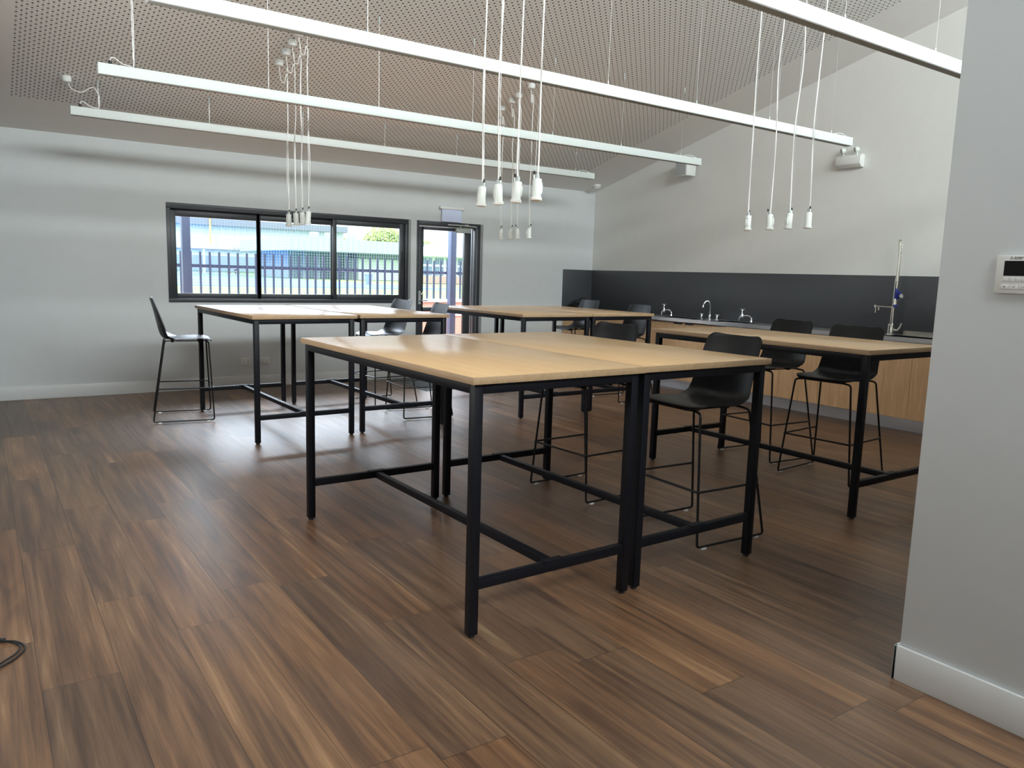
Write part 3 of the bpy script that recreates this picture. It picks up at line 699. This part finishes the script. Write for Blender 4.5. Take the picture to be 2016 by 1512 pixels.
MB().box(-.155, .155, -.030, -.022, .004, .17).build('sign_panel', 'blade', t)
for x, l in ((2.62, 'white double power point low on the back wall, left of the table leg'), (2.845, 'white double power point low on the back wall, right of the table leg')):
    t = thing('power_point', l, 'socket', (x, YB, .31), 0, 'power points on the back wall')
    MB().box(-.058, .058, -.010, 0, -.042, .042).build('plate', 'offw', t, bevel=.003)
    for sx in (-.026, .026):
        MB().box(sx-.006, sx+.006, -.014, -.010, .012, .030).build('switch', 'plastic', t, bevel=.001)
        MB().box(sx-.009, sx-.006, -.0106, -.0100, -.014, -.003).box(sx+.006, sx+.009, -.0106, -.0100, -.014, -.003).box(sx-.0015, sx+.0015, -.0106, -.0100, -.026, -.016).build('outlet_slots', 'dark', t)
t = thing('smoke_detector', 'round white smoke detector on the ceiling in the far corner', 'smoke detector', (7.787, 9.10, ZC(9.10)))
MB().lathe([(.020, -.052), (.045, -.048), (.055, -.035), (.058, -.016), (.062, -.012), (.062, .012)], n=24).build('detector_body', 'offw', t)
MB().lathe([(.057, -.032), (.0585, -.026), (.058, -.020)], n=24).build('vent_ring', 'greyp', t)

t = thing('wall_controller', 'white air conditioner controller with dark screen on the partition wall', 'controller', (PX, 1.115, 1.48))
MB().box(-.018, 0, -.060, .060, -.060, .060).build('controller_body', 'ctrl', t, bevel=.003)
MB().box(-.0186, -.018, -.035, .035, -.004, .043).build('screen', 'screen', t)
for k in range(4): MB().box(-.0194, -.018, -.036+k*.018, -.0195+k*.018, -.022, -.009).build('button', 'ctrl', t, bevel=.0006)
for k in range(3):
    y0_, y1_ = .040-.0265*k-.025, .040-.0265*k
    bt = MB().box(-.0194, -.018, y0_, y1_, -.046, -.031).build('button', 'greyp' if 0 else 'ctrl', t, bevel=.0006)
    m = MB(); yc = (y0_+y1_)/2; zc_ = -.0385
    if k == 0: m.lathe([(.0028, 0), (.0028, .0003)], (-.0194, yc, zc_), 14, (-1, 0, 0))
    elif k == 1: m.box(-.0197, -.0194, yc-.004, yc+.004, zc_+.0015, zc_+.0025).prism([(yc-.003, zc_), (yc+.003, zc_), (yc, zc_-.003)], 0, -.0197, -.0194)
    else: m.prism([(yc+.004, zc_), (yc+.001, zc_-.003), (yc-.004, zc_+.003), (yc-.0035, zc_+.0038), (yc+.001, zc_-.0015), (yc+.0035, zc_+.001)], 0, -.0197, -.0194)
    m.build('button_icon', 'greyink', bt)
m = MB()
for a in (90, 210, 330):
    a = math.radians(a); s3 = .0034; d = Vector((math.cos(a), math.sin(a))); n_ = Vector((-d.y, d.x))
    q = [Vector((0, 0)), d*s3*.87+n_*s3*.5, d*s3*1.73, d*s3*.87-n_*s3*.5]
    m.prism([(.016-p.x, .0512+p.y) for p in q], 0, -.0183, -.018)
m.build('maker_emblem', 'ink', t)
cu = bpy.data.curves.new('maker_text', 'FONT'); cu.body = 'MITSUBISHI\nELECTRIC'; cu.size = .0052; cu.space_line = .85; cu.extrude = .0001; cu.offset = .0001
tmp = bpy.data.objects.new('tmp', cu); C.objects.link(tmp); bpy.context.view_layer.update()
me = bpy.data.meshes.new_from_object(tmp.evaluated_get(bpy.context.evaluated_depsgraph_get())); bpy.data.objects.remove(tmp)
me.materials.clear(); me.materials.append(MT['ink'])
tx = bpy.data.objects.new('maker_lettering', me); C.objects.link(tx); tx.parent = t
tx.matrix_local = Matrix(((0, 0, -1, -.0182), (-1, 0, 0, .0085), (0, 1, 0, .0515), (0, 0, 0, 1)))

# ------------------------------------------------------------------ floor items
t = thing('doormat', 'grey flecked doormat on the floor inside the glazed door', 'mat', (5.06, 8.75, 0))
MB().box(-.61, .61, -.55, .55, 0, .008).build('mat_border', 'matedge', t, bevel=.003)
MB().box(-.57, .57, -.47, .51, .008, .014).build('mat_pile', 'pile', t, bevel=.003)
t = thing('coiled_cable', 'looped black cable lying on the floor at the left edge', 'cable', (-.05, 3.235, 0))
loop = smooth_path([(-.09, .10, .004), (.03, .104, .004), (.075, .085, .006), (.108, .035, .005), (.105, -.02, .006), (.07, -.075, .008), (.0, -.13, .005), (-.10, -.165, .004)], 7)
MB().tube(loop, .0038, 8).build('cable_loop', 'dark', t)
MB().tube(smooth_path([(.06, .088, .011), (.100, .062, .009), (.124, .022, .005), (.118, -.03, .005), (.085, -.085, .004), (.02, -.142, .007), (-.08, -.185, .004)], 7), .0038, 8).build('cable_loop', 'dark', t)
MB().tube([(.020, .108, .008), (.042, .103, .010), (.066, .090, .012)], [.006, .011, .007], 10).build('cable_tie', 'dark', t)

# ------------------------------------------------------------------ outside: paving, wall, fence, posts, net
structure(MB().box(-6, 26, YB+TH, 13.35, -.2, -.02).build('ground_1', 'paving'))
structure(MB().box(-60, 160, 13.35, 400, -.4, -.05).build('ground_2', 'lawn'))
structure(MB().box(-20, 36, 60, 139, -.05, -.02).build('ground_3', 'court'))
t = thing('garden_wall', 'low red brick wall with pale coping under the picket fence', 'wall', (0, 13.4, 0))
MB().box(-2, 12, -.05, .18, -.1, .86).build('brickwork', 'brick', t); MB().box(-2, 12, -.07, .20, .585, .625).build('string_course', 'coping', t); MB().box(-2, 12, -.08, .21, .86, .915).build('coping', 'coping', t)
t = thing('picket_fence', 'slate blue steel picket fence on the low wall outside', 'fence', (0, 13.44, 0))
MB().box(1.6, 9.4, -.02, .02, 1.405, 1.455).build('top_rail', 'fence', t)
for k in range(49): MB().box(1.70+.15*k-.016, 1.70+.15*k+.016, -.045, -.021, .915, 1.66).build('picket', 'fence', t)
for x, l in ((2.44, 'slate blue steel veranda post outside the left window pane'), (6.725, 'slate blue steel veranda post outside the glazed door')):
    tag(MB().box(x-.055, x+.055, 11.5, 11.61, -.05, 3.3).build('veranda_post', 'fence_lt', bevel=.004), l, 'post', 'veranda posts outside')
m = MB()
for i in range(160): x = 2.0+.05*i; m.box(x-.0024, x+.0024, 14.0, 14.004, -.05, 3.3)
for i in range(48): z = .9+.05*i; m.box(2.0, 10.0, 14.004, 14.007, z-.0024, z+.0024)
tag(m.build('sports_net', 'net'), 'fine square sports netting stretched behind the picket fence', 'net')

# ---- far buildings
t = thing('sports_hall', 'long pale sheet-clad hall across the blue court', 'building', (0, 140, 0))
MB().box(-5, 57.7, 0, 30, 0, 8.4).build('wall', 'hallw', t)
MB().box(-6, 58.2, -1.0, 31, 8.3, 9.4).build('roof_fascia', 'eave', t)
MB().box(-5, 57.7, -.3, 0, .6, 3.2).build('lower_cladding', 'grey_wall', t)
MB().box(-5, 57.7, -.6, 0, 4.2, 4.35).build('sill_band', 'eave', t)
MB().lathe([(.75, 0), (.75, .2), (.45, .3)], (38.1, 0, 4.9), 20, (0, -1, 0)).build('wall_fan', 'greyp', t)
MB().box(33.2, 33.45, -1.2, -.9, 5.0, 9.6).build('downpipe', 'yellow', t)
for x in (8, 20, 32, 44): MB().box(x, x+.35, -1.4, -1.0, 0, 4.2).build('awning_post', 'greyp', t)
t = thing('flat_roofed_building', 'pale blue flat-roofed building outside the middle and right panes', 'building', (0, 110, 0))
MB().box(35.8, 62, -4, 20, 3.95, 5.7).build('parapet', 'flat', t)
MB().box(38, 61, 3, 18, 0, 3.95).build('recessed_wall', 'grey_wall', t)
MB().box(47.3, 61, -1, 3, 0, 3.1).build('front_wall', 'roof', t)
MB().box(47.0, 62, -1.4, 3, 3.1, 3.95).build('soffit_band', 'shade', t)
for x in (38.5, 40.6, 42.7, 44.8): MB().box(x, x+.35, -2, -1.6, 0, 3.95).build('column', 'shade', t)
for k, x in enumerate((40.1, 42.3, 45.7)):
    tag(MB().box(x-.5, x+.5, 107.5, 108.5, 5.7, 6.65).build('rooftop_vent', 'flat', bevel=.05), 'pale rooftop vent box, %s of three on the flat roof' % ('left', 'middle', 'right')[k], 'vent', 'vent boxes on the flat roof')
tag(MB().lathe([(.30, 0), (.42, 1.0), (.45, 1.02), (.45, 1.1)], (33.9, 75.5, -.05), 16).build('litter_bin', 'grey_wall'), 'grey litter bin standing by the far court edge', 'bin')
t = thing('classroom_block', 'white hip-roofed block with blue windows seen through the door', 'building', (0, 90, 0))
MB().box(47.4, 60, 0, 3.4, 0, 3.8).build('wall', 'roof', t)
MB().box(47.4, 60, -.15, 0, 0, .95).build('brick_base', 'brick', t)
z0, z1 = 3.75, 5.4; m = MB(); m.add([(47.0, -1, z0), (61, -1, z0), (61, 4, z0), (47.0, 4, z0), (50.8, 1.5, z1), (57, 1.5, z1), (47.0, -1, z0-.25), (61, -1, z0-.25), (61, 4, z0-.25), (47.0, 4, z0-.25)],
    [(0, 1, 5, 4), (1, 2, 5), (2, 3, 4, 5), (3, 0, 4), (0, 6, 7, 1), (1, 7, 8, 2), (2, 8, 9, 3), (3, 9, 6, 0), (6, 9, 8, 7)]); m.build('roof', 'roof', t)
for k in range(5):
    x = 48.0+k*1.75
    wv = MB().box(x, x+1.35, -.06, 0, 1.05, 2.2).box(x, x+1.35, -.06, 0, 2.45, 3.3).build('window', 'pane', t)
    MB().box(x-.06, x+1.41, -.09, -.06, 2.2, 2.45).box(x+.64, x+.70, -.09, -.061, 1.05, 3.3).build('window_bar', 'roof', wv)
def tree(label, x, y, z, rx, rz, n, seed):
    random.seed(seed); t = thing('garden_tree', label, 'tree', (x, y, 0))
    MB().tube(smooth_path([(0, 0, -.05), (.1, 0, z*.4), (-.1, .1, z*.75), (0, 0, z+rz*.3)], 5), [.45-.02*i for i in range(16)], 8).build('trunk', 'bark', t)
    m = MB(); cl = [(random.uniform(-.7, .7), random.uniform(-.7, .7), random.uniform(-.6, .8), random.uniform(.35, .6)) for _ in range(14)]
    for i in range(n):
        cx, cy, cz, cr = random.choice(cl); v = Vector((random.gauss(0, 1), random.gauss(0, 1), random.gauss(0, 1))).normalized()*random.uniform(.6, 1)*cr
        p = Vector(((cx*.7+v.x)*rx, (cy*.7+v.y)*rx, z+rz*.6+(cz*.7+v.z)*rz)); a = Vector((random.gauss(0, 1), random.gauss(0, 1), random.gauss(0, 1))).normalized(); c_ = a.orthogonal().normalized()*.22; a = a*.34
        m.add([p-a, p+c_, p+a, p-c_], [(0, 1, 2, 3)])
    m.build('foliage', 'leaf', t); random.seed(7)
tree('yellow-green leafy tree rising above the flat-roofed building', 71.0, 150, 6.0, 4.6, 3.1, 2800, 5)
tree('smaller yellow-green tree left of the bigger one beyond the roof', 61.3, 144, 5.0, 3.0, 1.8, 1200, 9)
tree('pale tree behind the hip-roofed block seen through the door', 75.5, 140, 4.6, 3.2, 2.0, 1200, 4)

# ---- two small distant children on the blue court
MT['skin'] = simple('skin_tone', (.42, .26, .19), .6, noise=.03); MT['navy'] = simple('navy_cloth', (.02, .03, .09), .9, noise=.1)
MT['redc'] = simple('red_cloth', (.45, .09, .07), .9, noise=.1); MT['hair'] = simple('dark_hair', (.03, .02, .015), .8, noise=.2)
def skin_mesh(name, mat, verts, edges, radii, root, parent):
    me = bpy.data.meshes.new(name); me.from_pydata(verts, edges, []); me.materials.append(MT[mat])
    o = bpy.data.objects.new(name, me); C.objects.link(o); o.parent = parent
    o.modifiers.new('skin', 'SKIN').use_smooth_shade = True
    if not me.skin_vertices: me.attributes
    bm = bmesh.new(); bm.from_mesh(me); lay = bm.verts.layers.skin.verify(); bm.verts.ensure_lookup_table()
    for i, r in enumerate(radii): bm.verts[i][lay].radius = (r, r); bm.verts[i][lay].use_root = (i == root)
    bm.to_mesh(me); bm.free()
    s = o.modifiers.new('smooth', 'SUBSURF'); s.levels = 1; s.render_levels = 1
    return o
def child(label, x, y, rot, stride, lower):
    t = thing('person', label, 'person', (x, y, -.02), rot, 'children on the blue court')
    k = stride
    V = [(0, 0, .72), (0, 0, .86), (0, 0, 1.02), (0, 0, 1.12), (0, 0, 1.20), (.01, 0, 1.30), (.01, 0, 1.38),
         (0, .08, .68), (.10*k, .09, .40), (.06*k, .09, .06), (.17*k, .09, .04), (0, -.08, .68), (-.06*k, -.09, .40), (-.24*k, -.09, .12), (-.14*k, -.09, .05),
         (0, .15, 1.08), (-.10*k, .19, .88), (.02*k, .20, .72), (.04*k, .20, .65), (0, -.15, 1.08), (.10*k, -.19, .88), (.20*k, -.18, .76), (.24*k, -.17, .70)]
    E = [(0, 1), (1, 2), (2, 3), (3, 4), (4, 5), (5, 6), (0, 7), (7, 8), (8, 9), (9, 10), (0, 11), (11, 12), (12, 13), (13, 14), (3, 15), (15, 16), (16, 17), (17, 18), (3, 19), (19, 20), (20, 21), (21, 22)]
    R = [.10, .09, .11, .09, .04, .085, .075, .075, .05, .032, .025, .075, .05, .032, .025, .045, .032, .024, .022, .045, .032, .024, .022]
    skin_mesh('body', 'skin', V, E, R, 0, t)
    skin_mesh('shirt', 'navy', [V[0], V[1], V[2], V[3], V[15], V[16], V[19], V[20]], [(0, 1), (1, 2), (2, 3), (3, 4), (4, 5), (3, 6), (6, 7)], [.115, .105, .13, .105, .06, .045, .06, .045], 1, t)
    skin_mesh('shorts', lower, [(0, 0, .76), V[0], V[7], V[8], V[11], V[12]], [(0, 1), (1, 2), (2, 3), (1, 4), (4, 5)], [.115, .12, .09, .07, .09, .07], 1, t)
    MB().lathe([(.02, .125), (.07, .115), (.10, .07), (.105, .02), (.09, -.02)], (-.012, 0, 1.33), 14).build('hair', 'hair', t)
child('child in navy top and red shorts walking on the blue court, left of two', 30.9, 118, 2.4, 1.0, 'redc')
child('child in navy top and dark shorts running on the blue court, right of two', 31.75, 118, .4, 1.5, 'navy')
